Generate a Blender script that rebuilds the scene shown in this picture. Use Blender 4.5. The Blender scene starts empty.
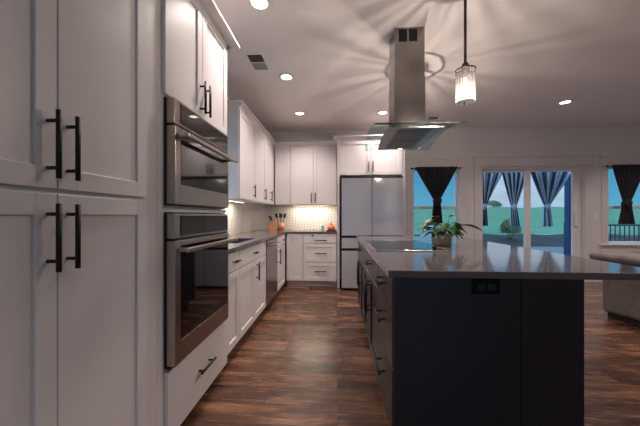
import bpy, bmesh, math, random
from mathutils import Vector, Matrix, Euler
R = math.radians
random.seed(7)
S = bpy.context.scene
COL = S.collection

# ---------------------------------------------------------------- camera
cam_d = bpy.data.cameras.new('camera')
cam = bpy.data.objects.new('camera', cam_d)
COL.objects.link(cam)
cam.location = (0, 0, 1.17)
cam.rotation_euler = (R(90), 0, R(3.43))
cam_d.sensor_width = 36
cam_d.lens = 284/640*36
cam_d.shift_y = 3/640
cam_d.clip_start = 0.05
S.camera = cam

# ---------------------------------------------------------------- exposure
S.view_settings.view_transform = 'Standard'
S.view_settings.look = 'None'
S.view_settings.gamma = 1
S.view_settings.use_curve_mapping = False
S.view_settings.exposure = 0.3

# ---------------------------------------------------------------- sky (dusk blue, brighter overhead)
W = bpy.data.worlds.new('world')
S.world = W
W.use_nodes = True
nt = W.node_tree
nt.nodes.clear()
wo = nt.nodes.new('ShaderNodeOutputWorld')
bg = nt.nodes.new('ShaderNodeBackground')
tc = nt.nodes.new('ShaderNodeTexCoord')
sp = nt.nodes.new('ShaderNodeSeparateXYZ')
cr = nt.nodes.new('ShaderNodeValToRGB')
nt.links.new(tc.outputs['Generated'], sp.inputs[0])
nt.links.new(sp.outputs['Z'], cr.inputs[0])
nt.links.new(cr.outputs[0], bg.inputs[0])
nt.links.new(bg.outputs[0], wo.inputs[0])
e = cr.color_ramp.elements
e[0].position = 0.0
e[0].color = (0.11, 0.36, 0.50, 1)
e[1].position = 0.22
e[1].color = (0.035, 0.22, 0.46, 1)
e2 = e.new(0.45)
e2.color = (0.85, 1.35, 1.9, 1)
bg.inputs[1].default_value = 1.0

# lamp strengths (watts) and colours, used by the lamps' own builders below
CAN_W = 8.0
CAN_C = (1.0, 0.88, 0.83)
PEND_W = 24.0
STRIP_W = 4.2
WARM = (1.0, 0.86, 0.75)

# ---------------------------------------------------------------- helpers
def lin(c):
    return tuple(((v/255)/12.92 if v/255 <= .04045 else ((v/255+.055)/1.055)**2.4) for v in c)

def newmat(name):
    m = bpy.data.materials.new(name)
    m.use_nodes = True
    return m, m.node_tree, m.node_tree.nodes['Principled BSDF']

def pm(name, rgb, rough=.5, metal=0., bump=0., bscale=60., var=0., vscale=3., coat=0., spec=.5, stretch=(1, 1, 1)):
    m, t, b = newmat(name)
    c = lin(rgb)
    b.inputs['Base Color'].default_value = (*c, 1)
    b.inputs['Roughness'].default_value = rough
    b.inputs['Metallic'].default_value = metal
    b.inputs['Coat Weight'].default_value = coat
    b.inputs['Specular IOR Level'].default_value = spec
    tc = t.nodes.new('ShaderNodeTexCoord')
    mp = t.nodes.new('ShaderNodeMapping')
    mp.inputs['Scale'].default_value = stretch
    t.links.new(tc.outputs['Object'], mp.inputs[0])
    n = t.nodes.new('ShaderNodeTexNoise')
    n.inputs['Scale'].default_value = vscale
    n.inputs['Detail'].default_value = 4
    t.links.new(mp.outputs[0], n.inputs['Vector'])
    v = var if var else .03
    mx = t.nodes.new('ShaderNodeMix')
    mx.data_type = 'RGBA'
    mx.inputs['A'].default_value = (*[x*(1-v) for x in c], 1)
    mx.inputs['B'].default_value = (*[min(1, x*(1+v)) for x in c], 1)
    t.links.new(n.outputs['Fac'], mx.inputs['Factor'])
    t.links.new(mx.outputs['Result'], b.inputs['Base Color'])
    if bump:
        n2 = t.nodes.new('ShaderNodeTexNoise')
        n2.inputs['Scale'].default_value = bscale
        n2.inputs['Detail'].default_value = 3
        t.links.new(mp.outputs[0], n2.inputs['Vector'])
        bp = t.nodes.new('ShaderNodeBump')
        bp.inputs['Strength'].default_value = bump
        bp.inputs['Distance'].default_value = .002
        t.links.new(n2.outputs['Fac'], bp.inputs['Height'])
        t.links.new(bp.outputs[0], b.inputs['Normal'])
    return m

def emit(name, rgb, s):
    m = bpy.data.materials.new(name)
    m.use_nodes = True
    t = m.node_tree
    t.nodes.clear()
    o = t.nodes.new('ShaderNodeOutputMaterial')
    em = t.nodes.new('ShaderNodeEmission')
    em.inputs[0].default_value = (*rgb, 1)
    em.inputs[1].default_value = s
    t.links.new(em.outputs[0], o.inputs[0])
    return m

def clear_glass(name, tint=(1, 1, 1), gloss=.08, rough=.0):
    m = bpy.data.materials.new(name)
    m.use_nodes = True
    t = m.node_tree
    t.nodes.clear()
    o = t.nodes.new('ShaderNodeOutputMaterial')
    tr = t.nodes.new('ShaderNodeBsdfTransparent')
    tr.inputs[0].default_value = (*tint, 1)
    gl = t.nodes.new('ShaderNodeBsdfGlossy')
    gl.inputs['Roughness'].default_value = rough
    mx = t.nodes.new('ShaderNodeMixShader')
    lw = t.nodes.new('ShaderNodeLayerWeight')
    pw = t.nodes.new('ShaderNodeMath')
    pw.operation = 'POWER'
    pw.inputs[1].default_value = 4
    t.links.new(lw.outputs['Facing'], pw.inputs[0])
    ml = t.nodes.new('ShaderNodeMath')
    ml.operation = 'MULTIPLY_ADD'
    ml.inputs[1].default_value = .3
    ml.inputs[2].default_value = gloss*.6
    t.links.new(pw.outputs[0], ml.inputs[0])
    t.links.new(ml.outputs[0], mx.inputs[0])
    t.links.new(tr.outputs[0], mx.inputs[1])
    t.links.new(gl.outputs[0], mx.inputs[2])
    t.links.new(mx.outputs[0], o.inputs[0])
    return m

M = {}
M['cab'] = pm('white cabinet paint', (224, 217, 217), .42, var=.02)
M['wall'] = pm('wall paint', (226, 220, 220), .85, bump=.15, bscale=150)
M['ceil'] = pm('ceiling paint', (238, 230, 228), .9, bump=.2, bscale=120)
M['trim'] = pm('white trim paint', (226, 217, 216), .5)
M['black'] = pm('black metal', (12, 12, 13), .5)
M['blackp'] = pm('black plastic', (14, 14, 16), .4)
M['steel'] = pm('brushed stainless', (150, 144, 141), .24, metal=1, bump=.12, bscale=30, stretch=(1, 1, 40), var=.06, vscale=12)
M['steelh'] = pm('brushed stainless horizontal grain', (176, 166, 158), .28, metal=1, bump=.12, bscale=30, stretch=(1, 40, 40), var=.05, vscale=10)
M['bglass'] = pm('black oven glass', (9, 9, 11), .05, spec=.8)
M['fridge'] = pm('grey glass fridge front', (176, 176, 184), .10, metal=.0, spec=.9)
M['navy'] = pm('navy cabinet paint', (32, 33, 42), .32, var=.04)
M['sink'] = pm('dark sink', (60, 72, 100), .3)
M['tile'] = pm('white glazed tile', (242, 238, 234), .2, var=.05, vscale=15)
M['grout'] = pm('grey grout', (140, 131, 124), .9)
M['woodb'] = pm('light beech', (200, 136, 90), .5, var=.18, vscale=9, stretch=(1, 1, 8))
M['coral'] = pm('coral glaze', (240, 128, 84), .4, var=.06)
M['darkw'] = pm('dark wood', (60, 38, 26), .5)
M['pot'] = pm('pale terracotta', (228, 182, 166), .6, var=.06, bump=.1)
M['soil'] = pm('potting soil', (40, 30, 24), .95, bump=.5)
M['leaf'] = pm('dark green leaf', (34, 80, 32), .38, var=.35, vscale=18)
M['leaf2'] = pm('yellow green leaf', (128, 140, 44), .38, var=.3, vscale=18)
M['flower'] = pm('rust flower', (190, 84, 50), .45)
M['stem'] = pm('stem', (70, 100, 44), .5)
M['blackc'] = pm('black curtain cloth', (42, 40, 46), .9, bump=.3, bscale=300)
M['sofa'] = pm('grey velour', (122, 113, 110), .95, bump=1., bscale=30, var=.45, vscale=11)
M['sofad'] = pm('black sofa base', (14, 12, 12), .7)
M['slab'] = pm('patio concrete', (92, 102, 112), .9, var=.1)
M['mulch'] = pm('dark mulch', (36, 34, 36), .95, var=.6, vscale=3, bump=1., bscale=6)
M['grass'] = pm('lawn', (78, 122, 92), .95, var=.45, vscale=.6, bump=.6, bscale=4)
M['rock'] = pm('grey hillside', (200, 176, 168), .95, var=.28, vscale=.25, bump=.8, bscale=.9)
M['gravel'] = pm('gravel track', (170, 150, 160), .95, var=.3, vscale=.8)
M['bush'] = pm('grey green bush', (150, 160, 120), .8, var=.35, vscale=6)
M['bush2'] = pm('green shrub', (170, 185, 150), .8, var=.35, vscale=3)
M['post'] = pm('navy painted timber', (28, 60, 104), .6)
M['rail'] = pm('dark metal railing', (24, 34, 60), .5)
M['chair'] = pm('pale patio furniture', (190, 200, 215), .5)
M['white'] = pm('white plastic', (235, 228, 226), .35)
M['slatd'] = pm('dark vent slats', (74, 62, 60), .6)
M['slat_lit'] = pm('lit vent slats', (170, 166, 166), .5)  # paler tone paints the light on one half of the louvres
M['bronze'] = pm('dark bronze', (74, 62, 58), .38, metal=.8)
M['filter'] = pm('hood filter mesh', (120, 118, 116), .35, metal=1, bump=.8, bscale=120)
M['can'] = emit('can light diffuser', (1, .88, .76), 7)
M['fil'] = emit('glowing filament', (1, .78, .52), 8)
M['strip'] = emit('under cabinet light diffuser', (1, .86, .66), 3.0)
M['pane'] = clear_glass('window pane', (.93, .97, .98), .05)
M['hglass'] = clear_glass('hood glass', (.82, .91, .91), .02)
M['coolglass'] = pm('cooktop glass', (10, 10, 12), .06, spec=.8)
M['hoodlamp'] = emit('hood lamp lens', (1, .85, .68), 3)

# speckled quartz
def quartz():
    m, t, b = newmat('speckled grey quartz')
    tc = t.nodes.new('ShaderNodeTexCoord')
    n = t.nodes.new('ShaderNodeTexNoise')
    n.inputs['Scale'].default_value = 160
    n.inputs['Detail'].default_value = 5
    t.links.new(tc.outputs['Object'], n.inputs['Vector'])
    r = t.nodes.new('ShaderNodeValToRGB')
    el = r.color_ramp.elements
    el[0].position = .34
    el[0].color = (*lin((88, 82, 84)), 1)
    el[1].position = .72
    el[1].color = (*lin((110, 103, 104)), 1)
    t.links.new(n.outputs['Fac'], r.inputs[0])
    t.links.new(r.outputs[0], b.inputs['Base Color'])
    b.inputs['Roughness'].default_value = .09
    b.inputs['Specular IOR Level'].default_value = .6
    return m
M['quartz'] = quartz()

# wood plank floor: boards run along X
def wood_floor():
    m, t, b = newmat('rustic brown wood planks')
    N = t.nodes.new
    L = t.links.new
    tc = N('ShaderNodeTexCoord')
    br = N('ShaderNodeTexBrick')
    br.offset = .37
    br.offset_frequency = 2
    br.inputs['Color1'].default_value = (0, 0, 0, 1)
    br.inputs['Color2'].default_value = (1, 1, 1, 1)
    br.inputs['Mortar'].default_value = (.5, .5, .5, 1)
    br.inputs['Scale'].default_value = 1
    br.inputs['Mortar Size'].default_value = .0016
    br.inputs['Mortar Smooth'].default_value = .3
    br.inputs['Brick Width'].default_value = 1.22
    br.inputs['Row Height'].default_value = .175
    L(tc.outputs['Object'], br.inputs['Vector'])
    # per-board offset of the grain
    sc = N('ShaderNodeVectorMath')
    sc.operation = 'SCALE'
    sc.inputs['Scale'].default_value = 9.0
    L(br.outputs['Color'], sc.inputs[0])
    ad = N('ShaderNodeVectorMath')
    L(tc.outputs['Object'], ad.inputs[0])
    L(sc.outputs[0], ad.inputs[1])
    mp = N('ShaderNodeMapping')
    mp.inputs['Scale'].default_value = (4, 34, 1)
    L(ad.outputs[0], mp.inputs[0])
    g = N('ShaderNodeTexNoise')
    g.inputs['Scale'].default_value = 1.6
    g.inputs['Detail'].default_value = 7
    g.inputs['Roughness'].default_value = .65
    g.inputs['Distortion'].default_value = .6
    L(mp.outputs[0], g.inputs['Vector'])
    mp2 = N('ShaderNodeMapping')
    mp2.inputs['Scale'].default_value = (1.0, 4.0, 1)
    L(ad.outputs[0], mp2.inputs[0])
    g2 = N('ShaderNodeTexNoise')
    g2.inputs['Scale'].default_value = 2.4
    g2.inputs['Detail'].default_value = 4
    L(mp2.outputs[0], g2.inputs['Vector'])
    m1 = N('ShaderNodeMath')
    m1.operation = 'MULTIPLY_ADD'
    m1.inputs[1].default_value = .42
    L(g.outputs['Fac'], m1.inputs[0])
    m2 = N('ShaderNodeMath')
    m2.operation = 'MULTIPLY_ADD'
    m2.inputs[1].default_value = .54
    L(g2.outputs['Fac'], m2.inputs[0])
    L(m2.outputs[0], m1.inputs[2])
    m3 = N('ShaderNodeMath')
    m3.operation = 'MULTIPLY'
    m3.inputs[1].default_value = .10
    sx = N('ShaderNodeSeparateColor')
    L(br.outputs['Color'], sx.inputs[0])
    L(sx.outputs[0], m3.inputs[0])
    L(m3.outputs[0], m2.inputs[2])
    r = N('ShaderNodeValToRGB')
    el = r.color_ramp.elements
    el[0].position = .36
    el[0].color = (*lin((42, 28, 21)), 1)
    el[1].position = .74
    el[1].color = (*lin((168, 120, 88)), 1)
    x = el.new(.54)
    x.color = (*lin((96, 66, 50)), 1)
    L(m1.outputs[0], r.inputs[0])
    mm = N('ShaderNodeMix')
    mm.data_type = 'RGBA'
    mm.inputs['B'].default_value = (*lin((44, 26, 19)), 1)
    L(br.outputs['Fac'], mm.inputs['Factor'])
    L(r.outputs[0], mm.inputs['A'])
    L(mm.outputs['Result'], b.inputs['Base Color'])
    rr = N('ShaderNodeMapRange')
    rr.inputs['To Min'].default_value = .17
    rr.inputs['To Max'].default_value = .34
    L(g.outputs['Fac'], rr.inputs['Value'])
    L(rr.outputs[0], b.inputs['Roughness'])
    bp = N('ShaderNodeBump')
    bp.inputs['Strength'].default_value = .25
    bp.inputs['Distance'].default_value = .002
    L(g.outputs['Fac'], bp.inputs['Height'])
    L(bp.outputs[0], b.inputs['Normal'])
    return m
M['floor'] = wood_floor()

def striped():
    m, t, b = newmat('striped curtain cloth')
    uv = t.nodes.new('ShaderNodeUVMap')
    uv.uv_map = 'uv'
    s = t.nodes.new('ShaderNodeSeparateXYZ')
    t.links.new(uv.outputs[0], s.inputs[0])
    w = t.nodes.new('ShaderNodeMath')
    w.operation = 'FRACT'
    mu = t.nodes.new('ShaderNodeMath')
    mu.operation = 'MULTIPLY'
    mu.inputs[1].default_value = 10
    t.links.new(s.outputs['X'], mu.inputs[0])
    t.links.new(mu.outputs[0], w.inputs[0])
    r = t.nodes.new('ShaderNodeValToRGB')
    r.color_ramp.interpolation = 'CONSTANT'
    r.color_ramp.elements[0].color = (*lin((196, 206, 226)), 1)
    r.color_ramp.elements[1].position = .5
    r.color_ramp.elements[1].color = (*lin((44, 52, 88)), 1)
    t.links.new(w.outputs[0], r.inputs[0])
    t.links.new(r.outputs[0], b.inputs['Base Color'])
    b.inputs['Roughness'].default_value = .9
    return m
M['stripe'] = striped()

# seeded glass: lets light through in uneven vertical streaks
def seeded():
    m = bpy.data.materials.new('seeded glass')
    m.use_nodes = True
    t = m.node_tree
    t.nodes.clear()
    N = t.nodes.new
    L = t.links.new
    o = N('ShaderNodeOutputMaterial')
    tc = N('ShaderNodeTexCoord')
    mp = N('ShaderNodeMapping')
    mp.inputs['Scale'].default_value = (120, 120, 1.5)
    L(tc.outputs['Object'], mp.inputs[0])
    n = N('ShaderNodeTexNoise')
    n.inputs['Scale'].default_value = 1
    n.inputs['Detail'].default_value = 2
    L(mp.outputs[0], n.inputs['Vector'])
    r = N('ShaderNodeValToRGB')
    el = r.color_ramp.elements
    el[0].position = .42
    el[0].color = (.62, .62, .61, 1)
    el[1].position = .58
    el[1].color = (1, 1, 1, 1)
    L(n.outputs['Fac'], r.inputs[0])
    tr = N('ShaderNodeBsdfTransparent')
    L(r.outputs[0], tr.inputs[0])
    gl = N('ShaderNodeBsdfGlossy')
    gl.inputs['Roughness'].default_value = .15
    tl = N('ShaderNodeBsdfTranslucent')
    tl.inputs[0].default_value = (.9, .85, .8, 1)
    m1 = N('ShaderNodeMixShader')
    m1.inputs[0].default_value = .012
    L(tr.outputs[0], m1.inputs[1])
    L(tl.outputs[0], m1.inputs[2])
    m2 = N('ShaderNodeMixShader')
    m2.inputs[0].default_value = .1
    L(m1.outputs[0], m2.inputs[1])
    L(gl.outputs[0], m2.inputs[2])
    L(m2.outputs[0], o.inputs[0])
    return m
M['seeded'] = seeded()

class MB:
    """collects shapes into one mesh"""
    def __init__(s):
        s.bm = bmesh.new()
    def box(s, x0, x1, y0, y1, z0, z1, bev=0., seg=1, mat=None):
        g = bmesh.ops.create_cube(s.bm, size=1)
        vs = g['verts']
        sx, sy, sz = abs(x1-x0), abs(y1-y0), abs(z1-z0)
        for v in vs:
            v.co = Vector(((x0+x1)/2+v.co.x*sx, (y0+y1)/2+v.co.y*sy, (z0+z1)/2+v.co.z*sz))
        if bev:
            es = list({e for v in vs for e in v.link_edges})
            r = bmesh.ops.bevel(s.bm, geom=es, offset=min(bev, min(sx, sy, sz)*.45), segments=seg, affect='EDGES', profile=.5)
            vs = list({v for f in r['faces'] for v in f.verts} | {v for v in vs if v.is_valid})
        if mat is not None:
            bmesh.ops.transform(s.bm, matrix=mat, verts=vs)
        return vs
    def cyl(s, p0, p1, r0, r1=None, n=16, caps=True):
        p0, p1 = Vector(p0), Vector(p1)
        r1 = r0 if r1 is None else r1
        d = p1-p0
        q = d.to_track_quat('Z', 'Y')
        a, b = [], []
        for i in range(n):
            t = 2*math.pi*i/n
            u = Vector((math.cos(t), math.sin(t), 0))
            a.append(s.bm.verts.new(p0+q@(u*r0)))
            b.append(s.bm.verts.new(p1+q@(u*r1)))
        for i in range(n):
            f = s.bm.faces.new((a[i], a[(i+1) % n], b[(i+1) % n], b[i]))
            f.smooth = n > 8
        if caps:
            s.bm.faces.new(a[::-1])
            s.bm.faces.new(b)
        return a+b
    def lathe(s, c, prof, n=28, closed=False):
        rings = []
        for r, z in prof:
            if r < 1e-6:
                rings.append([s.bm.verts.new((c[0], c[1], c[2]+z))])
            else:
                rings.append([s.bm.verts.new((c[0]+r*math.cos(2*math.pi*i/n), c[1]+r*math.sin(2*math.pi*i/n), c[2]+z)) for i in range(n)])
        m = len(rings)
        for k in range(m if closed else m-1):
            A, B = rings[k], rings[(k+1) % m]
            for i in range(n):
                j = (i+1) % n
                if len(A) == 1 and len(B) == 1:
                    continue
                if len(A) == 1:
                    f = s.bm.faces.new((A[0], B[i], B[j]))
                elif len(B) == 1:
                    f = s.bm.faces.new((A[i], A[j], B[0]))
                else:
                    f = s.bm.faces.new((A[i], A[j], B[j], B[i]))
                f.smooth = True
    def prism(s, pts, axis, a, b, smooth=False):
        """2D outline pts swept along an axis from a to b. axis X: pts=(y,z); Y: pts=(x,z); Z: pts=(x,y)"""
        def mk(p, t):
            return {'X': (t, p[0], p[1]), 'Y': (p[0], t, p[1]), 'Z': (p[0], p[1], t)}[axis]
        A = [s.bm.verts.new(mk(p, a)) for p in pts]
        B = [s.bm.verts.new(mk(p, b)) for p in pts]
        n = len(pts)
        for i in range(n):
            f = s.bm.faces.new((A[i], A[(i+1) % n], B[(i+1) % n], B[i]))
            f.smooth = smooth
        s.bm.faces.new(A[::-1])
        s.bm.faces.new(B)
        return A+B
    def build(s, name, mat, parent=None, loc=None):
        bmesh.ops.recalc_face_normals(s.bm, faces=s.bm.faces[:])
        me = bpy.data.meshes.new(name)
        s.bm.to_mesh(me)
        s.bm.free()
        me.materials.append(M[mat] if isinstance(mat, str) else mat)
        o = bpy.data.objects.new(name, me)
        COL.objects.link(o)
        if parent is not None:
            o.parent = parent
        if loc is not None:
            o.location = loc
        return o

def tag(o, label, cat, group=None):
    o['label'] = label
    o['category'] = cat
    if group:
        o['group'] = group
    return o
def thing(name, label, cat, loc=(0, 0, 0), rz=0, group=None):
    o = bpy.data.objects.new(name, None)
    o.empty_display_size = .1
    COL.objects.link(o)
    o.location = loc
    o.rotation_euler = (0, 0, R(rz))
    return tag(o, label, cat, group)
def struct(o, label=None):
    o['kind'] = 'structure'
    if label:
        o['label'] = label
    return o
def sroot(name, loc=(0, 0, 0), rz=0, label=None):
    o = bpy.data.objects.new(name, None)
    COL.objects.link(o)
    o.location = loc
    o.rotation_euler = (0, 0, R(rz))
    return struct(o, label)
def copy_tree(o, parent=None):
    c = o.copy()
    COL.objects.link(c)
    c.parent = parent
    for ch in list(o.children):
        copy_tree(ch, c)
    return c

# ---------------------------------------------------------------- key dimensions
XL = -1.455      # left wall
YF = 5.30        # far wall
XR = 7.2
YB = -3.2
H = 2.76
FX = -.845       # face frames of the left run
CT = .915        # countertop height

# ================================================================= STRUCTURE
mb = MB(); mb.box(XL-.15, XR+.15, YB-.15, YF+.15, -.12, 0)
struct(mb.build('floor', 'floor'), 'brown wood plank floor')
mb = MB(); mb.box(XL-.15, XR+.15, YB-.15, YF+.15, H, H+.15)
struct(mb.build('ceiling', 'ceil'), 'flat painted ceiling')

def wall_with_holes(name, axis, c0, c1, a0, a1, holes, mat='wall'):
    """holes: (a0,a1,z0,z1) along the wall"""
    m = MB()
    def bx(u0, u1, z0, z1):
        if u1-u0 < 1e-4 or z1-z0 < 1e-4:
            return
        if axis == 'X':
            m.box(u0, u1, c0, c1, z0, z1)
        else:
            m.box(c0, c1, u0, u1, z0, z1)
    u = a0
    for h in sorted(holes):
        bx(u, h[0], 0, H)
        bx(h[0], h[1], 0, h[2])
        bx(h[0], h[1], h[3], H)
        u = h[1]
    bx(u, a1, 0, H)
    return struct(m.build(name, mat))
W1 = (1.39, 2.22, .68, 2.05)
DR = (2.60, 4.375, .0, 2.07)
W2 = (4.76, 5.60, .68, 2.05)
WS = (2.25, 3.13, 1.05, 2.20)     # over the sink, in the left wall
wall_with_holes('wall_far', 'X', YF, YF+.15, XL, XR, [W1, DR, W2])
wall_with_holes('wall_left', 'Y', XL-.15, XL, YB-.15, YF+.15, [WS])
WR = (-1.6, 1.4, .5, 2.2)
wall_with_holes('wall_right', 'Y', XR, XR+.15, YB-.15, YF+.15, [WR])
WB = (-.6, 2.6, .4, 2.2)
wall_with_holes('wall_back', 'X', YB-.15, YB, XL, XR, [WB])

def casing(mbx, a0, a1, z0, z1, y, sill=True, w=.11):
    """flat craftsman casing on the room side (towards -Y)"""
    mbx.box(a0-w, a0, y-.02, y, z0, z1, .003)
    mbx.box(a1, a1+w, y-.02, y, z0, z1, .003)
    mbx.box(a0-w-.015, a1+w+.015, y-.024, y, z1, z1+.15, .003)
    mbx.box(a0-w-.035, a1+w+.035, y-.045, y, z1+.15, z1+.185, .004)
    mbx.box(a0-w-.025, a1+w+.025, y-.034, y, z1-.012, z1, .003)
    if sill:
        mbx.box(a0-w-.03, a1+w+.03, y-.05, y, z0-.03, z0, .004)
        mbx.box(a0-w, a1+w, y-.02, y, z0-.14, z0-.03, .003)

def hung_window(name, W, y, label, loc=(0, 0, 0), rz=0, rail=True, sill=True):
    a0, a1, z0, z1 = W
    r = sroot(name, loc, rz, label)
    m = MB(); casing(m, a0, a1, z0, z1, y, sill)
    m.build('window_casing', 'trim', r)
    m = MB()
    f = .034
    yb, yc = y+.07, y+.147
    m.box(a0, a0+f, yb, yc, z0, z1, .003)
    m.box(a1-f, a1, yb, yc, z0, z1, .003)
    m.box(a0+f, a1-f, yb, yc, z1-f, z1, .003)
    m.box(a0+f, a1-f, yb, yc, z0, z0+f, .003)
    zr = z0+(z1-z0)*.47
    if rail:
        m.box(a0+f, a1-f, yb+.01, yc-.01, zr-.025, zr+.025, .003)
    fr = m.build('window_frame', 'white', r)
    m = MB(); m.box(a0+f, a1-f, y+.105, y+.109, z0+f, z1-f)
    m.build('pane', 'pane', fr)
    return r
hung_window('window_1', W1, YF, 'single hung window behind the plant with the black curtain')
hung_window('window_2', W2, YF, 'window behind the sofa with the black curtain')
# left wall window: local X -> world Y
hung_window('window_3', (WS[0], WS[1], WS[2], WS[3]), 0, 'window above the sink', (XL, 0, 0), 90, rail=False)
hung_window('added_window_4', WR, 0, 'unseen window added in the right wall for daylight', (XR, 0, 0), -90, rail=False) if False else None

def added_right_window():  # unseen right-wall window, added to bring in daylight
    r = sroot('added_window_4', (XR, 0, 0), -90)
    # local x -> world -y ; local -y -> world -x
    a0, a1 = -WR[1], -WR[0]
    m = MB(); casing(m, a0, a1, WR[2], WR[3], 0)
    m.build('window_casing', 'trim', r)
    m = MB()
    for (p, q, u, v) in ((a0, a0+.05, WR[2], WR[3]), (a1-.05, a1, WR[2], WR[3]), (a0+.05, a1-.05, WR[3]-.05, WR[3]), (a0+.05, a1-.05, WR[2], WR[2]+.05), ((a0+a1)/2-.03, (a0+a1)/2+.03, WR[2]+.05, WR[3]-.05)):
        m.box(p, q, .04, .12, u, v, .003)
    m.build('window_frame', 'white', r)
added_right_window()
def added_back_window():  # daylight opening added behind the camera, never in view
    r = sroot('added_window_5', (0, YB, 0), 180)
    a0, a1 = -WB[1], -WB[0]
    m = MB(); casing(m, a0, a1, WB[2], WB[3], 0)
    m.build('window_casing', 'trim', r)
    m = MB()
    for (p, q, u, v) in ((a0, a0+.05, WB[2], WB[3]), (a1-.05, a1, WB[2], WB[3]), (a0+.05, a1-.05, WB[3]-.05, WB[3]), (a0+.05, a1-.05, WB[2], WB[2]+.05), ((a0+a1)/2-.03, (a0+a1)/2+.03, WB[2]+.05, WB[3]-.05)):
        m.box(p, q, .04, .12, u, v, .003)
    m.build('window_frame', 'white', r)
added_back_window()

# sliding patio door
def slider():
    a0, a1, z0, z1 = DR
    r = sroot('door_1', (0, 0, 0), 0, 'white sliding glass patio door')
    m = MB(); casing(m, a0, a1, 0, z1, YF, sill=False, w=.12)
    m.build('door_casing', 'trim', r)
    m = MB()
    y0, y1 = YF+.055, YF+.148
    m.box(a0, a0+.05, y0, y1, 0, z1, .003)
    m.box(a1-.06, a1, y0, y1, 0, z1, .003)
    m.box(a0+.05, a1-.06, y0, y1, z1-.05, z1, .003)
    m.box(a0+.05, a1-.06, y0, y1, 0, .05, .003)
    m.build('door_frame', 'white', r)
    xm = 3.46
    def panel(x0, x1, y, st0, st1):
        m = MB()
        m.box(x0, x0+st0, y, y+.035, .052, z1-.052, .003)
        m.box(x1-st1, x1, y, y+.035, .052, z1-.052, .003)
        m.box(x0+st0, x1-st1, y, y+.035, z1-.10, z1-.052, .003)
        m.box(x0+st0, x1-st1, y, y+.035, .052, .14, .003)
        p = m.build('door_panel', 'white', r)
        m = MB(); m.box(x0+st0, x1-st1, y+.015, y+.019, .14, z1-.10)
        m.build('pane', 'pane', p)
        return p
    panel(a0+.052, xm+.035, YF+.105, .03, .07)
    p = panel(xm-.055, a1-.062, YF+.065, .10, .09)
    m = MB()
    hx = a1-.11
    m.box(hx-.025, hx+.025, YF+.052, YF+.0645, .98, 1.24, .006, 2)
    m.box(hx-.012, hx+.012, YF+.012, YF+.024, 1.0, 1.22, .005, 2)
    m.box(hx-.010, hx+.010, YF+.02, YF+.053, 1.0, 1.02)
    m.box(hx-.010, hx+.010, YF+.02, YF+.053, 1.20, 1.22)
    m.build('door_handle', 'white', p)
slider()

def baseboards():
    m = MB()
    for a, b in ((1.12, DR[0]-.125), (DR[1]+.125, XR)):
        m.box(a, b, YF-.016, YF, 0, .12, .003)
        m.box(a, b, YF-.011, YF, .12, .135, .002)
    struct(m.build('baseboard_far', 'trim'))
    m = MB(); m.box(XR-.016, XR, YB, YF-.016, 0, .13, .003)
    struct(m.build('baseboard_right', 'trim'))
baseboards()

# ================================================================= CABINETS
def shaker(m, x0, x1, z0, z1, y=0, th=.02, rail=.06, rec=.009):
    """door front at y-th, back at y; faces -Y"""
    f = y-th
    b = .0018
    m.box(x0, x0+rail, f, y, z0, z1, b)
    m.box(x1-rail, x1, f, y, z0, z1, b)
    m.box(x0+rail-.002, x1-rail+.002, f, y, z1-rail, z1, b)
    m.box(x0+rail-.002, x1-rail+.002, f, y, z0, z0+rail, b)
    m.box(x0+rail-.004, x1-rail+.004, f+rec, y-.002, z0+rail-.004, z1-rail+.004)
def slab(m, x0, x1, z0, z1, y=0, th=.02):
    m.box(x0, x1, y-th, y, z0, z1, .0025, 2)
def handle(parent, x, z, length, vert=True, y=-.02, mat='black', r=.0074, off=.034):
    m = MB()
    h = length/2
    q = h-.03 if length > .1 else h-.015
    if vert:
        m.cyl((x, y-off, z-h), (x, y-off, z+h), r)
        for s in (-1, 1):
            m.cyl((x, y-.0005, z+s*q), (x, y-off, z+s*q), r*.8, n=12)
    else:
        m.cyl((x-h, y-off, z), (x+h, y-off, z), r)
        for s in (-1, 1):
            m.cyl((x+s*q, y-.0005, z), (x+s*q, y-off, z), r*.8, n=12)
    return m.build('handle', mat, parent)
def crown(m, x0, x1, z0, z1, out, yb, left=True, right=True):
    """crown moulding along the front (y<0) and side returns back to yb"""
    pr = [(0, z0), (-.008, z0), (-.012, z0+(z1-z0)*.25), (-out*.55, z0+(z1-z0)*.6), (-out, z1-.016), (-out, z1), (0, z1)]
    m.prism([(p[0], p[1]) for p in pr], 'X', x0-(out if left else 0)*0, x1)
    if left:
        m.box(x0-out, x0, -out, yb, z1-.016, z1)
        m.prism([(x0, z0), (x0-.008, z0), (x0-.012, z0+(z1-z0)*.25), (x0-out*.55, z0+(z1-z0)*.6), (x0-out, z1-.016), (x0, z1-.016)], 'Y', -.01, yb)
    if right:
        m.box(x1, x1+out, -out, yb, z1-.016, z1)
        m.prism([(x1, z0), (x1+.008, z0), (x1+.012, z0+(z1-z0)*.25), (x1+out*.55, z0+(z1-z0)*.6), (x1+out, z1-.016), (x1, z1-.016)], 'Y', -.01, yb)

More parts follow.
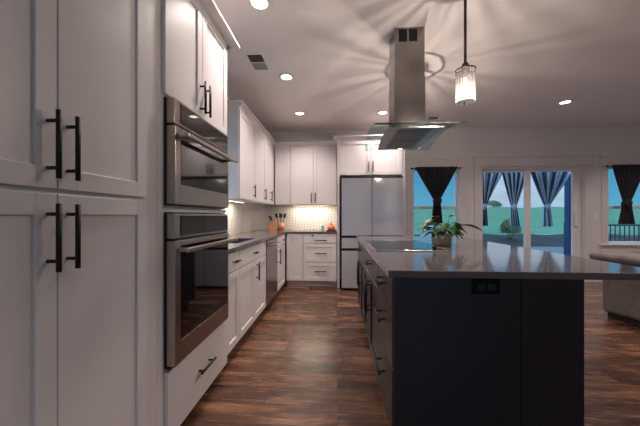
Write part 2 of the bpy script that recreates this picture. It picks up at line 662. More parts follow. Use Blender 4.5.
# ---- pantry (left foreground). local x -> world +Y, local -y -> world +X
PY0, PY1 = -.02+.39-.0, 1.285
def pantry():
    y0 = .36
    r = thing('pantry_cabinet', 'tall white pantry cabinet at the left edge with two pairs of long black pulls', 'cabinet', (FX, y0, 0), 90)
    w = PY1-y0
    m = MB(); m.box(0, w, .0, .605, .10, 2.44, .001)
    m.box(0, w, .06, .60, 0, .10)
    m.build('carcass', 'cab', r)
    m = MB(); crown(m, 0, w, 2.44, 2.50, .085, .6, left=False, right=False)
    m.build('crown_moulding', 'cab', r)
    s = .793-y0
    e = 1.192-y0
    b = .018
    for (z0, z1, hz) in ((1.250, 2.42, 1.375), (.12, 1.235, 1.108)):
        for (a, c, hx) in ((b, s-.0015, s-.030), (s+.0015, e, s+.030)):
            m = MB(); shaker(m, a, c, z0, z1, rail=.062)
            d = m.build('door', 'cab', r)
            handle(d, hx, hz, .195, r=.0068)
    return r
pantry()

OY0, OY1 = 1.285, 2.10
OV0, OV1 = 1.345, 2.03
def oven_cab():
    r = thing('oven_cabinet', 'tall white cabinet that holds the two wall ovens', 'cabinet', (FX, OY0+.001, 0), 90)
    w = OY1-OY0-.002
    a, b = OV0-OY0, OV1-OY0
    m = MB()
    m.box(0, a-.003, 0, .605, .06, 2.46, .001)
    m.box(b+.003, w, 0, .605, .06, 2.46, .001)
    for z0, z1 in ((.06, .10), (.405, .425), (1.190, 1.226), (1.758, 1.775), (2.44, 2.46)):
        m.box(a-.003, b+.003, 0, .60, z0, z1)
    m.box(0, w, .585, .605, .10, 2.44)
    m.box(0, w, .06, .60, 0, .06)
    m.build('carcass', 'cab', r)
    m = MB(); crown(m, 0, w, 2.462, 2.50, .085, .6, left=False, right=True)
    m.build('crown_moulding', 'cab', r)
    mid = 1.700-OY0
    for (p, q, hx) in ((.035, mid-.0015, mid-.032), (mid+.0015, w-.006, mid+.032)):
        m = MB(); shaker(m, p, q, 1.763, 2.455, rail=.06)
        d = m.build('door', 'cab', r)
        handle(d, hx, 1.885, .195)
    m = MB(); slab(m, .055, w-.006, .065, .402)
    d = m.build('drawer', 'cab', r)
    handle(d, (w+.05)/2, .245, .19, False)
oven_cab()

def wall_oven(name, label, z0, h, glass_lo, glass_gap):
    w = OV1-OV0
    r = thing(name, label, 'oven', (FX, OV0, z0), 90)
    m = MB()
    m.box(.004, w-.004, .002, .55, .004, h-.004)
    m.build('housing', 'steel', r)
    cp = .125
    # control panel
    m = MB(); m.box(0, w, -.050, -.001, h-cp, h, .003, 2)
    c = m.build('control_panel', 'steelh', r)
    m = MB(); m.box(.055, w-.012, -.0535, -.0505, h-cp+.012, h-.012, .001)
    m.build('display', 'bglass', c)
    # door
    dz = h-cp-.012
    m = MB()
    m.box(.0, .050, -.055, -.004, 0, dz, .003, 2)
    m.box(w-.018, w, -.055, -.004, 0, dz, .003, 2)
    m.box(.050, w-.018, -.055, -.004, 0, glass_lo, .003)
    m.box(.050, w-.018, -.055, -.004, dz-glass_gap, dz, .003)
    d = m.build('door', 'steelh', r)
    m = MB(); m.box(.049, w-.017, -.0545, -.010, glass_lo-.001, dz-glass_gap+.001)
    m.build('door_window', 'bglass', d)
    m = MB(); m.box(.003, w-.003, -.045, -.001, dz+.001, dz+.011)  # black strips stand in for the shadow gaps around the oven
    m.box(-.006, -.0005, -.010, -.001, 0, h)
    m.box(-.006, w, -.030, -.001, -.006, -.0005)
    m.build('shadow_gap', 'blackp', r)
    # handle: flat bar on two blocks
    m = MB()
    hz = dz-.045
    m.box(.012, w+.025, -.118, -.098, hz-.012, hz+.012, .005, 2)
    for x in (.02, w-.03):
        m.box(x, x+.030, -.100, -.054, hz-.010, hz+.010, .003)
    m.build('handle', 'steelh', d)
wall_oven('wall_oven', 'large stainless wall oven, the lower of the two, above the white drawer', .428, .755, .115, .028)
wall_oven('microwave_oven', 'shorter stainless built-in microwave oven, the upper of the two', 1.229, .524, .10, .035)
bpy.data.objects['microwave_oven']['category'] = 'microwave'

# ---- base cabinets along the left wall
def base_cab(name, label, x, y, rz, w, fronts, mat='cab', depth=.60, toe=.10, group=None, top=.882):
    r = thing(name, label, 'cabinet', (x, y, 0), rz, group)
    depth = min(depth, .595) if mat == 'cab' and rz else depth
    m = MB()
    m.box(.001, w-.001, 0, depth, toe, top, .001)
    m.box(.001, w-.001, .065, depth, 0, toe)
    m.build('carcass', mat, r)
    for f in fronts:
        kind, a, b, z0, z1, hs = f
        m = MB()
        (shaker if kind == 'door' or kind == 'shaker_drawer' else slab)(m, a, b, z0, z1)
        d = m.build('door' if kind == 'door' else 'drawer', mat, r)
        for (hx, hz, L, v) in hs:
            handle(d, hx, hz, L, v)
    return r
base_cab('base_cabinet', 'narrow white base cabinet right beside the tall oven cabinet', FX-.01, 2.102, 90, .288,
         [('drawer', .004, .284, .725, .872, [(.17, .80, .10, False)]), ('door', .004, .284, .105, .715, [])])
# hollow sink base so the basin hangs inside
def sink_base():
    w = .91
    r = thing('sink_base_cabinet', 'white sink base cabinet with false drawer front, under the dark sink', 'cabinet', (FX-.01, 2.391, 0), 90)
    m = MB()
    m.box(.001, .02, 0, .595, .10, .882); m.box(w-.02, w-.001, 0, .595, .10, .882)
    m.box(.02, w-.02, 0, .595, .10, .12); m.box(.02, w-.02, .575, .595, .12, .882)
    m.box(.02, w-.02, 0, .02, .70, .882); m.box(.001, w-.001, .065, .595, 0, .10)
    m.build('carcass', 'cab', r)
    m = MB(); slab(m, .004, w-.004, .725, .872)
    d = m.build('drawer_front', 'cab', r)
    handle(d, w/2-.02, .80, .10, False)
    for a, b, hx in ((.004, w/2-.002, None), (w/2+.002, w-.004, w/2+.045)):
        m = MB(); shaker(m, a, b, .105, .715)
        d = m.build('door', 'cab', r)
        if hx:
            handle(d, hx, .60, .19, True)
sink_base()
def dishwasher():
    w = .606
    r = thing('dishwasher', 'stainless dishwasher in the left run past the sink cabinet', 'dishwasher', (FX-.01, 3.303, 0), 90)
    m = MB(); m.box(.003, w-.003, 0, .58, .10, .87); m.box(.01, w-.01, .06, .55, 0, .10)
    m.build('housing', 'blackp', r)
    m = MB(); m.box(.003, w-.003, -.028, -.001, .105, .868, .003, 2)
    d = m.build('door', 'steel', r)
    m = MB(); m.cyl((.05, -.075, .815), (w-.05, -.075, .815), .011)
    for x in (.07, w-.07):
        m.cyl((x, -.0285, .815), (x, -.07, .815), .009)
    m.build('handle', 'steelh', d)
dishwasher()
base_cab('base_cabinet', 'white base cabinet between the dishwasher and the inside corner', FX-.01, 3.912, 90, .727,
         [('drawer', .004, .60, .725, .872, [(.46, .80, .16, False)]), ('door', .004, .60, .105, .715, [(.10, .59, .22, True)])])
YK = 4.66
base_cab('base_cabinet', 'white blank-door base cabinet in the inside corner facing the aisle', -.833, YK, 0, .275,
         [('door', .006, .270, .105, .872, [])], depth=.615)
base_cab('drawer_cabinet', 'white three-drawer base cabinet left of the refrigerator', -.557, YK, 0, .552,
         [('drawer', .004, .548, .725, .872, [(.295, .775, .19, False)]), ('shaker_drawer', .004, .548, .415, .715, [(.295, .56, .19, False)]),
          ('shaker_drawer', .004, .548, .105, .405, [(.295, .27, .19, False)])], depth=.615)

# L-shaped worktop with a sink cut-out
def worktop():
    m = MB()
    z0, z1 = .883, CT
    fx = -.828
    bk = XL+.001
    sx0, sx1, sy0, sy1 = -1.33, -.93, 2.60, 3.20
    m.box(bk, sx0, 2.102, YF-.002, z0, z1)
    m.box(sx1, fx, 2.102, YK-.027, z0, z1)
    m.box(sx0, sx1, 2.102, sy0, z0, z1)
    m.box(sx0, sx1, sy1, YF-.002, z0, z1)
    m.box(sx1, -.003, YK-.027, YF-.002, z0, z1)
    o = m.build('worktop', 'quartz')
    tag(o, 'L-shaped grey quartz worktop along the white base cabinets', 'countertop')
    m = MB()
    t = .004
    m.box(sx0+.001, sx1-.001, sy0+.001, sy1-.001, .70, .70+t)
    m.box(sx0+.001, sx0+.001+t, sy0+.001, sy1-.001, .70+t, CT-.002)
    m.box(sx1-.001-t, sx1-.001, sy0+.001, sy1-.001, .70+t, CT-.002)
    m.box(sx0+.005, sx1-.005, sy0+.001, sy0+.001+t, .70+t, CT-.002)
    m.box(sx0+.005, sx1-.005, sy1-.001-t, sy1-.001, .70+t, CT-.002)
    o = m.build('sink', 'sink')
    tag(o, 'dark sink basin sunk in the left worktop', 'sink')
worktop()

# ---- upper cabinets
def upper(name, label, x, y, rz, w, doors, depth=.325, z0=1.365, z1=2.40, ends=(False, False), dz=None, trimz=(2.40, 2.47), toph=None):
    r = thing(name, label, 'cabinet', (x, y, 0), rz)
    m = MB(); m.box(.0005, w-.0005, 0, depth, z0, z1, .001)
    m.build('carcass', 'cab', r)
    m = MB(); crown(m, 0.0005, w-.0005, trimz[0], trimz[1], .06, depth, left=ends[0], right=ends[1])
    m.build('crown_moulding', 'cab', r)
    for a, b, hx, hz in doors:
        m = MB(); shaker(m, a, b, z0+.008, z1-.012)
        d = m.build('door', 'cab', r)
        if hx is not None:
            handle(d, hx, hz, .17)
    return r
UX = XL+.331
upper('wall_cabinet', 'white wall cabinet with one door, nearest on the left wall, blue daylight on its side', UX, 3.175, 90, .64,
      [(.006, .634, .50, 1.495)], ends=(True, False))
upper('wall_cabinet', 'white two-door wall cabinet on the left wall reaching the corner', UX, 3.816, 90, 1.131,
      [(.006, .52, .42, 1.495), (.526, 1.10, .82, 1.495)])
YU = YF-.331
upper('wall_cabinet', 'narrow white wall cabinet with a plain door in the back corner', UX+.022, YU, 0, .278, [(.012, .273, None, 0)])
upper('wall_cabinet', 'white two-door wall cabinet left of the refrigerator, with paired black pulls', UX+.301, YU, 0, .818,
      [(.006, .407, .375, 1.49), (.411, .812, .443, 1.49)])
# fridge surround
upper('wall_cabinet', 'white two-door cabinet above the refrigerator', .002, 4.64, 0, 1.086,
      [(.05, .541, .510, 1.965), (.545, 1.04, .576, 1.965)], depth=.655, z0=1.83, z1=2.40, ends=(True, True))
for xa, lb in ((.004, 'tall white side panel between the drawer cabinet and the refrigerator'), (1.046, 'tall white side panel right of the refrigerator')):
    m = MB(); m.box(xa, xa+.038, 4.60, YF-.002, .001, 1.829, .002)
    tag(m.build('side_panel', 'cab'), lb, 'panel')

def fridge():
    w = .955
    x0, y0 = .066, 4.45
    r = thing('refrigerator', 'grey glass-fronted refrigerator between white side panels', 'refrigerator', (x0, y0, 0))
    m = MB(); m.box(0, w, .06, .82, .02, 1.775, .004)
    m.box(.03, w-.03, .09, .78, 0.0, .02)
    m.build('housing', 'blackp', r)
    c = w/2
    for a, b in ((.008, c-.004), (c+.004, w-.004)):
        for nm, z0, z1 in (('door', .865, 1.760), ('drawer', .665, .825), ('door', .045, .625)):
            m = MB(); m.box(a, b, 0, .055, z0, z1, .004, 2)
            m.build(nm, 'fridge', r)
    m = MB()
    m.box(.004, w-.004, .012, .058, .828, .862)
    m.box(.004, w-.004, .012, .058, .628, .662)
    m.build('recessed_grip', 'blackp', r)
    m = MB(); m.box(.0, w, .0, .06, 1.764, 1.782, .002)
    m.build('top_trim', 'blackp', r)
fridge()

# ---- tiled backsplash, real herringbone tiles
def herring(name, label, w, h, loc, rz):
    m = MB()
    Wd, Ln, g = .036, .080, .0065
    c = math.cos(R(45)); s = math.sin(R(45))
    nmax = int((w+h)/Wd)+6
    P = 2*Ln
    def add(x, y, sx, sy):
        pts = [(x+g/2, y+g/2), (x+sx-g/2, y+g/2), (x+sx-g/2, y+sy-g/2), (x+g/2, y+sy-g/2)]
        q = [(a*c-b*s, a*s+b*c) for a, b in pts]
        cx = sum(p[0] for p in q)/4; cz = sum(p[1] for p in q)/4
        if cx < -.05 or cx > w+.05 or cz < -.05 or cz > h+.05:
            return
        A = [m.bm.verts.new((p[0], -.009, p[1])) for p in q]
        B = [m.bm.verts.new((p[0], -.003, p[1])) for p in q]
        m.bm.faces.new(A)
        for i in range(4):
            m.bm.faces.new((A[i], A[(i+1) % 4], B[(i+1) % 4], B[i]))
    for rr in range(-nmax, nmax):
        for k in range(-int(nmax*Wd/P)-3, int(nmax*Wd/P)+3):
            ox = rr*Wd+k*P
            add(ox, rr*Wd, Ln, Wd)
            add(ox+Ln, rr*Wd+Wd-Ln, Wd, Ln)
    for co, no in (((0, 0, 0), (-1, 0, 0)), ((w, 0, 0), (1, 0, 0)), ((0, 0, 0), (0, 0, -1)), ((0, 0, h), (0, 0, 1))):
        bmesh.ops.bisect_plane(m.bm, geom=m.bm.verts[:]+m.bm.edges[:]+m.bm.faces[:], plane_co=co, plane_no=no, clear_outer=True)
    r = thing(name, label, 'backsplash', loc, rz)
    m.build('tiles', 'tile', r)
    m = MB(); m.box(0, w, -.005, 0, 0, h)
    m.build('grout', 'grout', r)
herring('tile_backsplash', 'white herringbone tile backsplash on the back wall under the wall cabinets', 1.44, .448, (XL+.012, YF-.001, CT+.001), 0)
herring('tile_backsplash', 'white tile backsplash on the left wall beyond the sink', 2.10, .448, (XL+.001, 3.17, CT+.001), 90)

# under cabinet light bars
def lightbar(label, x0, x1, y0, y1, watts):
    r = thing('under_cabinet_light', label, 'light', ((x0+x1)/2, (y0+y1)/2, 1.350))
    hx, hy = (x1-x0)/2, (y1-y0)/2
    m = MB(); m.box(-hx, hx, -hy, hy, .004, .014, .002)
    m.build('housing', 'white', r)
    m = MB(); m.box(-hx+.006, hx-.006, -hy+.006, hy-.006, .0, .0038)
    m.build('diffuser', 'strip', r)
    ld = bpy.data.lights.new('bar lamp', 'AREA')
    ld.shape = 'RECTANGLE'; ld.size = x1-x0-.02; ld.size_y = y1-y0-.01
    ld.energy = watts; ld.color = (1, .86, .68)
    lo = bpy.data.objects.new('lamp', ld); COL.objects.link(lo)
    lo.parent = r; lo.location = (0, 0, -.003)
lightbar('under-cabinet light bar over the back worktop', -.80, -.15, 5.12, 5.16, STRIP_W)
lightbar('under-cabinet light bar over the left worktop', XL+.14, XL+.18, 3.35, 3.85, STRIP_W*.6)

# ================================================================= ISLAND
IX, IY0, IY1 = .285, 1.385, 3.60
def island():
    # drawer stack; fronts face -X: rz=-90, local x -> world -Y
    base_cab('island_drawer_cabinet', 'navy island cabinet with three drawers at the near corner', IX, 1.862, -90, .474,
             [('drawer', .003, .471, .700, .872, [(.20, .80, .20, False)]), ('drawer', .003, .471, .432, .694, [(.20, .60, .20, False)]),
              ('drawer', .003, .471, .105, .426, [(.20, .31, .20, False)])], mat='navy', depth=.563)
    base_cab('island_cabinet', 'navy island cabinet midway along the aisle side, below the cooktop', IX, 2.78, -90, .917,
             [('drawer', .003, .914, .700, .872, [(.46, .795, .20, False)]),
              ('door', .003, .4565, .105, .694, [(.41, .53, .26, True)]), ('door', .4595, .914, .105, .694, [(.51, .53, .26, True)])], mat='navy', depth=.563)
    base_cab('island_cabinet', 'navy island cabinet at the far end nearest the refrigerator, with two doors', IX, IY1, -90, .819,
             [('drawer', .003, .816, .700, .872, [(.41, .795, .20, False)]),
              ('door', .003, .4075, .105, .694, [(.36, .53, .26, True)]), ('door', .4105, .816, .105, .694, [(.46, .53, .26, True)])], mat='navy', depth=.563)
    m = MB(); m.box(.268, .850, 1.366, 1.3865, .004, .882, .002)
    tag(m.build('end_panel', 'navy'), 'wide navy panel on the near end of the island holding the outlet', 'panel')
    m = MB(); m.box(.8535, 1.128, 1.366, IY1, .004, .882, .002)
    tag(m.build('island_back_cabinet', 'navy'), 'narrow navy block of the island under the seating side of the counter', 'cabinet')
    # counter: slab with mitred edge
    m = MB(); m.box(.240, 1.505, 1.345, 3.63, .883, CT, .002, 2)
    tag(m.build('island_countertop', 'quartz'), 'long grey quartz countertop on the navy island', 'countertop')
island()
def outlet_black():
    r = thing('outlet', 'black duplex outlet set sideways in the island end panel', 'outlet', (.690, 1.3655, .845))
    m = MB(); m.box(-.062, .062, -.007, 0, -.038, .034, .003, 2)
    m.build('cover_plate', pm('matte black plate', (4, 4, 5), .5, spec=.2), r)
    for x in (-.022, .022):
        m = MB(); m.box(x-.016, x+.016, -.010, -.0072, -.018, .012, .003, 2)
        s = m.build('socket', 'black', r)
outlet_black()
def cooktop():
    r = thing('cooktop', 'black glass cooktop with a thin steel edge set in the island counter', 'cooktop', (.545, 2.52, CT))
    hx, hy = .265, .45
    m = MB(); m.box(-hx+.006, hx-.006, -hy+.006, hy-.006, .0005, .006, .001)
    m.build('glass_top', 'coolglass', r)
    m = MB()
    for a in ((-hx, hx, -hy, -hy+.006), (-hx, hx, hy-.006, hy), (-hx, -hx+.006, -hy+.006, hy-.006), (hx-.006, hx, -hy+.006, hy-.006)):
        m.box(a[0], a[1], a[2], a[3], .0005, .0085, .001)
    m.build('edge_trim', 'steelh', r)
cooktop()

# ================================================================= HOOD
def hood():
    cx, cy = .610, 2.555
    r = thing('range_hood', 'stainless island range hood with curved glass canopy hanging over the cooktop', 'range hood', (cx, cy, 0))
    def tube(name, hx, hy, z0, z1, t=.002):
        m = MB()
        m.box(-hx, hx, -hy, -hy+t, z0, z1)
        m.box(-hx, hx, hy-t, hy, z0, z1)
        m.box(-hx, -hx+t, -hy+t, hy-t, z0, z1)
        m.box(hx-t, hx, -hy+t, hy-t, z0, z1)
        return m.build(name, 'steel', r)
    u = tube('upper_flue', .124, .124, 2.30, H-.001)
    tube('lower_flue', .128, .128, 1.925, 2.34)
    for x in (-.055, .028):
        m = MB()
        for k in range(6):
            m.box(x-.032, x+.032, -.1275, -.1245, H-.115+k*.016, H-.107+k*.016)
        m.box(x-.035, x+.035, -.1248, -.1243, H-.12, H-.015)
        m.build('vent_grille', 'blackp', u)
    # body: tray that is shallow, arched ends
    bx, by = .195, .36
    m = MB()
    n = 12
    prof = []
    for i in range(n+1):
        t = -1+2*i/n
        prof.append((t*by, 1.905-.055*t*t))
    prof += [(by, 1.842), (-by, 1.842)]
    m.prism(prof, 'X', -bx, bx)
    b = m.build('hood_body', 'steelh', r)
    m = MB()
    for (y0, y1) in ((-.30, -.005), (.005, .30)):
        m.box(-.13, .13, y0, y1, 1.8385, 1.8415, .001)
        for k in range(9):
            m.box(-.12+k*.027, -.12+k*.027+.012, y0+.01, y1-.01, 1.836, 1.8386)
    m.build('grease_filter', 'filter', b)
    for (x, y, lm) in ((.02, -.335, 'steel'), (.02, .335, 'hoodlamp')):
        m = MB(); m.cyl((x, y, 1.838), (x, y, 1.8415), .02, n=20)
        m.build('hood_lamp', lm, b)
    # glass canopy, arched along Y
    m = MB()
    hx, hy, t = .333, .43, .008
    top = []
    n = 24
    for i in range(n+1):
        s = -1+2*i/n
        top.append((s*hy, 1.918-.062*s*s))
    bot = [(y, z-t) for y, z in top[::-1]]
    m.prism(top+bot, 'X', -hx, hx)
    m.build('glass_canopy', 'hglass', r)
    m = MB()
    m.box(-hx, hx, -hy-.004, -hy, 1.8465, 1.8575)
    m.build('glass_edge', pm('dark glass edge', (14, 22, 24), .6), r)
hood()

# ================================================================= PENDANTS
def pendant():
    r = thing('pendant_light', 'glass cylinder pendant light hanging over the near end of the island', 'pendant light', (.815, 1.86, 0), 0, 'pendants over the island')
    m = MB(); m.cyl((0, 0, H-.025), (0, 0, H-.001), .06, n=28)
    m.build('ceiling_plate', 'bronze', r)
    m = MB(); m.cyl((0, 0, 2.12), (0, 0, H-.02), .0085, n=12)
    m.build('rod', 'bronze', r)
    m = MB()
    m.lathe((0, 0, 0), [(0, 2.14), (.018, 2.14), (.024, 2.118), (.026, 2.10), (.026, 2.06), (.018, 2.05), (0, 2.05)])
    for k in range(3):
        a = k*2*math.pi/3+.4
        m.cyl((.022*math.cos(a), .022*math.sin(a), 2.098), (.056*math.cos(a), .056*math.sin(a), 2.098), .004, n=8)
    m.lathe((0, 0, 0), [(.0565, 2.092), (.062, 2.092), (.062, 2.099), (.0565, 2.099)], n=32, closed=True)
    m.build('socket_cap', 'bronze', r)
    m = MB()
    m.lathe((0, 0, 0), [(.0575, 2.0915), (.0575, 1.893), (.0545, 1.893), (.0545, 2.0915)], n=40, closed=True)
    m.build('glass_shade', 'seeded', r)
    m = MB()
    m.lathe((0, 0, 0), [(.007, 2.049), (.009, 2.03), (.009, 1.97), (.004, 1.945), (0, 1.943)], n=14)
    m.build('filament_bulb', 'fil', r)
    ld = bpy.data.lights.new('pendant lamp', 'POINT')
    ld.energy = PEND_W; ld.color = WARM; ld.shadow_soft_size = .004
    lo = bpy.data.objects.new('lamp', ld); COL.objects.link(lo)
    lo.parent = r; lo.location = (0, 0, 1.93)
    return r
p1 = pendant()
p2 = copy_tree(p1)
p2.location = (.83, 3.12, 0)
p2['label'] = 'glass cylinder pendant light behind the range hood'

# ================================================================= CEILING FIXTURES
def can():
    r = thing('recessed_light', '', 'ceiling light', (0, 0, H), 0, 'recessed ceiling lights')
    m = MB()
    m.lathe((0, 0, 0), [(.060, -.001), (.088, -.001), (.092, -.004), (.088, -.009), (.064, -.012), (.060, -.008)], n=36, closed=True)
    m.build('trim_ring', 'white', r)
    m = MB(); m.cyl((0, 0, -.006), (0, 0, -.001), .0595, n=32)
    m.build('diffuser', 'can', r)
    ld = bpy.data.lights.new('can lamp', 'AREA')
    ld.shape = 'DISK'; ld.size = .12; ld.spread = R(118); ld.energy = CAN_W; ld.color = CAN_C
    lo = bpy.data.objects.new('lamp', ld); COL.objects.link(lo)
    lo.parent = r; lo.location = (0, 0, -.014)
    return r
c0 = can()
cans = [(-.575, 2.08, 'round recessed ceiling light nearest the camera, above the wall ovens'),
        (-.575, 3.21, 'round recessed ceiling light just beyond the air vent, above the aisle'),
        (-.575, 4.36, 'round recessed ceiling light in front of the back corner cabinets'),
        (.70, 4.40, 'round recessed ceiling light beside the hood flue, in front of the refrigerator'),
        (3.17, 4.15, 'round recessed ceiling light over the living area in front of the patio door'),
        (.3, -1.6, 'round recessed fill light added behind the camera near the back window'),  # this can and those below are unseen, added to fill the room
        (5.0, 4.1, 'round recessed fill light added out of view over the sofa near the far wall'),
        (3.17, 2.4, 'round recessed fill light added out of view over the walkway between island and sofa'),
        (1.2, -.9, 'round recessed fill light added behind the camera between the back window and the island'),
        (3.17, 1.4, 'round recessed fill light added out of view over the living area beside the island'),
        (4.4, -1.0, 'round recessed fill light added out of view at the rear of the living area'),
        (5.7, 2.6, 'round recessed fill light added out of view near the right wall')]
for i, (x, y, lb) in enumerate(cans):
    o = c0 if i == 0 else copy_tree(c0)
    o.location = (x, y, H)
    o['label'] = lb

def vent(label, x, y, wx, wy, both):
    r = thing('ceiling_vent', label, 'vent', (x, y, H))
    m = MB()
    f = .022
    hx, hy = wx/2, wy/2
    m.box(-hx-f, hx+f, -hy-f, -hy, -.008, -.001, .002)
    m.box(-hx-f, hx+f, hy, hy+f, -.008, -.001, .002)
    m.box(-hx-f, -hx, -hy, hy, -.008, -.001, .002)
    m.box(hx, hx+f, -hy, hy, -.008, -.001, .002)
    m.box(-hx, hx, -.006, .006, -.007, -.001)
    m.build('frame', 'white', r)
    for s, mt in ((0, 'slatd'), (1, 'slat_lit' if both else 'slatd')):  # two-tone vent: shaded near half and lit far half painted by slat colour
        m = MB()
        a, b = (-hy, -.006) if s == 0 else (.006, hy)
        n = 7
        for k in range(n):
            y0 = a+(b-a)*k/n
            m.box(-hx, hx, y0, y0+(b-a)/n*.55, -.006, -.0035)
        m.box(-hx, hx, a, b, -.003, -.001)
        m.build('louvres', mt, r)
vent('rectangular ceiling air vent above the aisle near the ovens', -.815, 2.89, .145, .29, True)
vent('small dark ceiling vent over the dining side, seen right of the hood flue', 1.56, 4.70, .15, .12, False)

# ================================================================= SMALL THINGS
def knife_block():
    x, y = -1.13, 4.93
    r = thing('knife_block', 'light wooden knife block in the back corner of the worktop', 'knife block', (x, y, CT+.001), 10)
    m = MB()
    m.prism([(-.06, 0), (.06, 0), (.06, .12), (.02, .185), (-.06, .145)], 'Y', -.065, .065)
    m.build('block', 'woodb', r)
    for k in range(5):
        yy = -.045+k*.022
        m = MB()
        m.box(-.009, .009, -.007, .007, 0, .095+.012*(k % 2), .004, 2, mat=Matrix.Translation((.0-.014*(k % 2), yy, .166))@Matrix.Rotation(R(-28), 4, 'Y'))
        m.build('knife_handle', 'blackp', r)
    m = MB(); m.cyl((.061, 0, .085), (.0625, 0, .085), .012)
    m.build('badge', 'blackp', r)
knife_block()
def utensils():
    x, y = -1.02, 5.10
    r = thing('utensil_crock', 'wooden utensil holder with dark spatulas beside the knife block', 'utensil holder', (x, y, CT+.001))
    m = MB()
    m.lathe((0, 0, 0), [(0, 0), (.06, 0), (.064, .13), (.058, .13), (.054, .006), (0, .006)], n=24)
    m.build('holder', 'woodb', r)
    random.seed(3)
    for k in range(4):
        a = k*1.6
        tx, ty = .05*math.cos(a), .05*math.sin(a)
        m = MB()
        m.cyl((tx*.4, ty*.4, .01), (tx*1.3, ty*1.3, .235), .005, n=8)
        m.box(-.024, .024, -.004, .004, 0, .075, .006, 2, mat=Matrix.Translation((tx*1.3, ty*1.3, .225))@Matrix.Rotation(.3*math.cos(a), 4, 'Y'))
        m.build('utensil', 'blackp', r)
utensils()
def coral_thing():
    r = thing('coral_jar', 'small coral orange lidded jar on a dark tray by the refrigerator', 'jar', (-.098, 4.88, CT+.001))
    m = MB(); m.lathe((0, 0, 0), [(0, 0), (.085, 0), (.09, .012), (.085, .014), (0, .010)], n=28)
    m.build('tray', 'darkw', r)
    m = MB(); m.lathe((0, 0, 0), [(0, .0145), (.058, .0145), (.074, .045), (.070, .075), (.05, .095), (0, .096)], n=28)
    m.build('jar_body', 'coral', r)
    m = MB(); m.lathe((0, 0, 0), [(0, .0965), (.046, .0965), (.028, .115), (.01, .125), (.012, .14), (0, .145)], n=24)
    m.build('lid', 'coral', r)
coral_thing()
m = MB(); m.lathe((0, 0, 0), [(0, 0), (.030, 0), (.034, .10), (.032, .10), (.028, .004), (0, .004)], n=20)
o = m.build('glass_tumbler', clear_glass('tumbler glass', (.85, .9, .95), .12), None, (-.245, 4.92, CT+.001))
tag(o, 'small clear glass beside the coral jar on the back worktop', 'glass')
m = MB(); m.box(-.057, .057, -.006, 0, -.036, .036, .003, 2)
r = thing('outlet', 'pale sideways outlet in the herringbone backsplash', 'outlet', (-.48, YF-.0105, 1.12))
m.build('cover_plate', 'tile', r)
for x in (-.022, .022):
    m = MB(); m.box(x-.014, x+.014, -.0085, -.0062, -.013, .013, .003); m.build('socket', 'grout', r)
r = thing('light_switch', 'white light switch plate on the wall between patio door and right window', 'light switch', (4.555, YF-.0005, 1.16))
m = MB(); m.box(-.036, .036, -.006, 0, -.058, .058, .003, 2); m.build('cover_plate', 'white', r)
m = MB(); m.box(-.016, .016, -.010, -.0062, -.032, .032, .002); m.build('rocker', 'white', r)
# child locks
def lock(label, x, y, z, rz, mat):
    r = thing('child_lock', label, 'lock', (x, y, z), rz)
    m = MB(); m.box(-.020, .020, -.012, 0, -.010, .010, .004, 2); m.build('base_pad', mat, r)
    m = MB(); m.cyl((-.004, -.012, 0), (-.004, -.020, 0), .009, n=16); m.build('knob', mat, r)
lock('white child lock on the corner of the oven cabinet between the ovens', FX+.001, 2.065, 1.208, 90, 'white')
lock('dark child lock on the top drawer left of the refrigerator', -.40, YK-.0205, .852, 0, 'blackp')

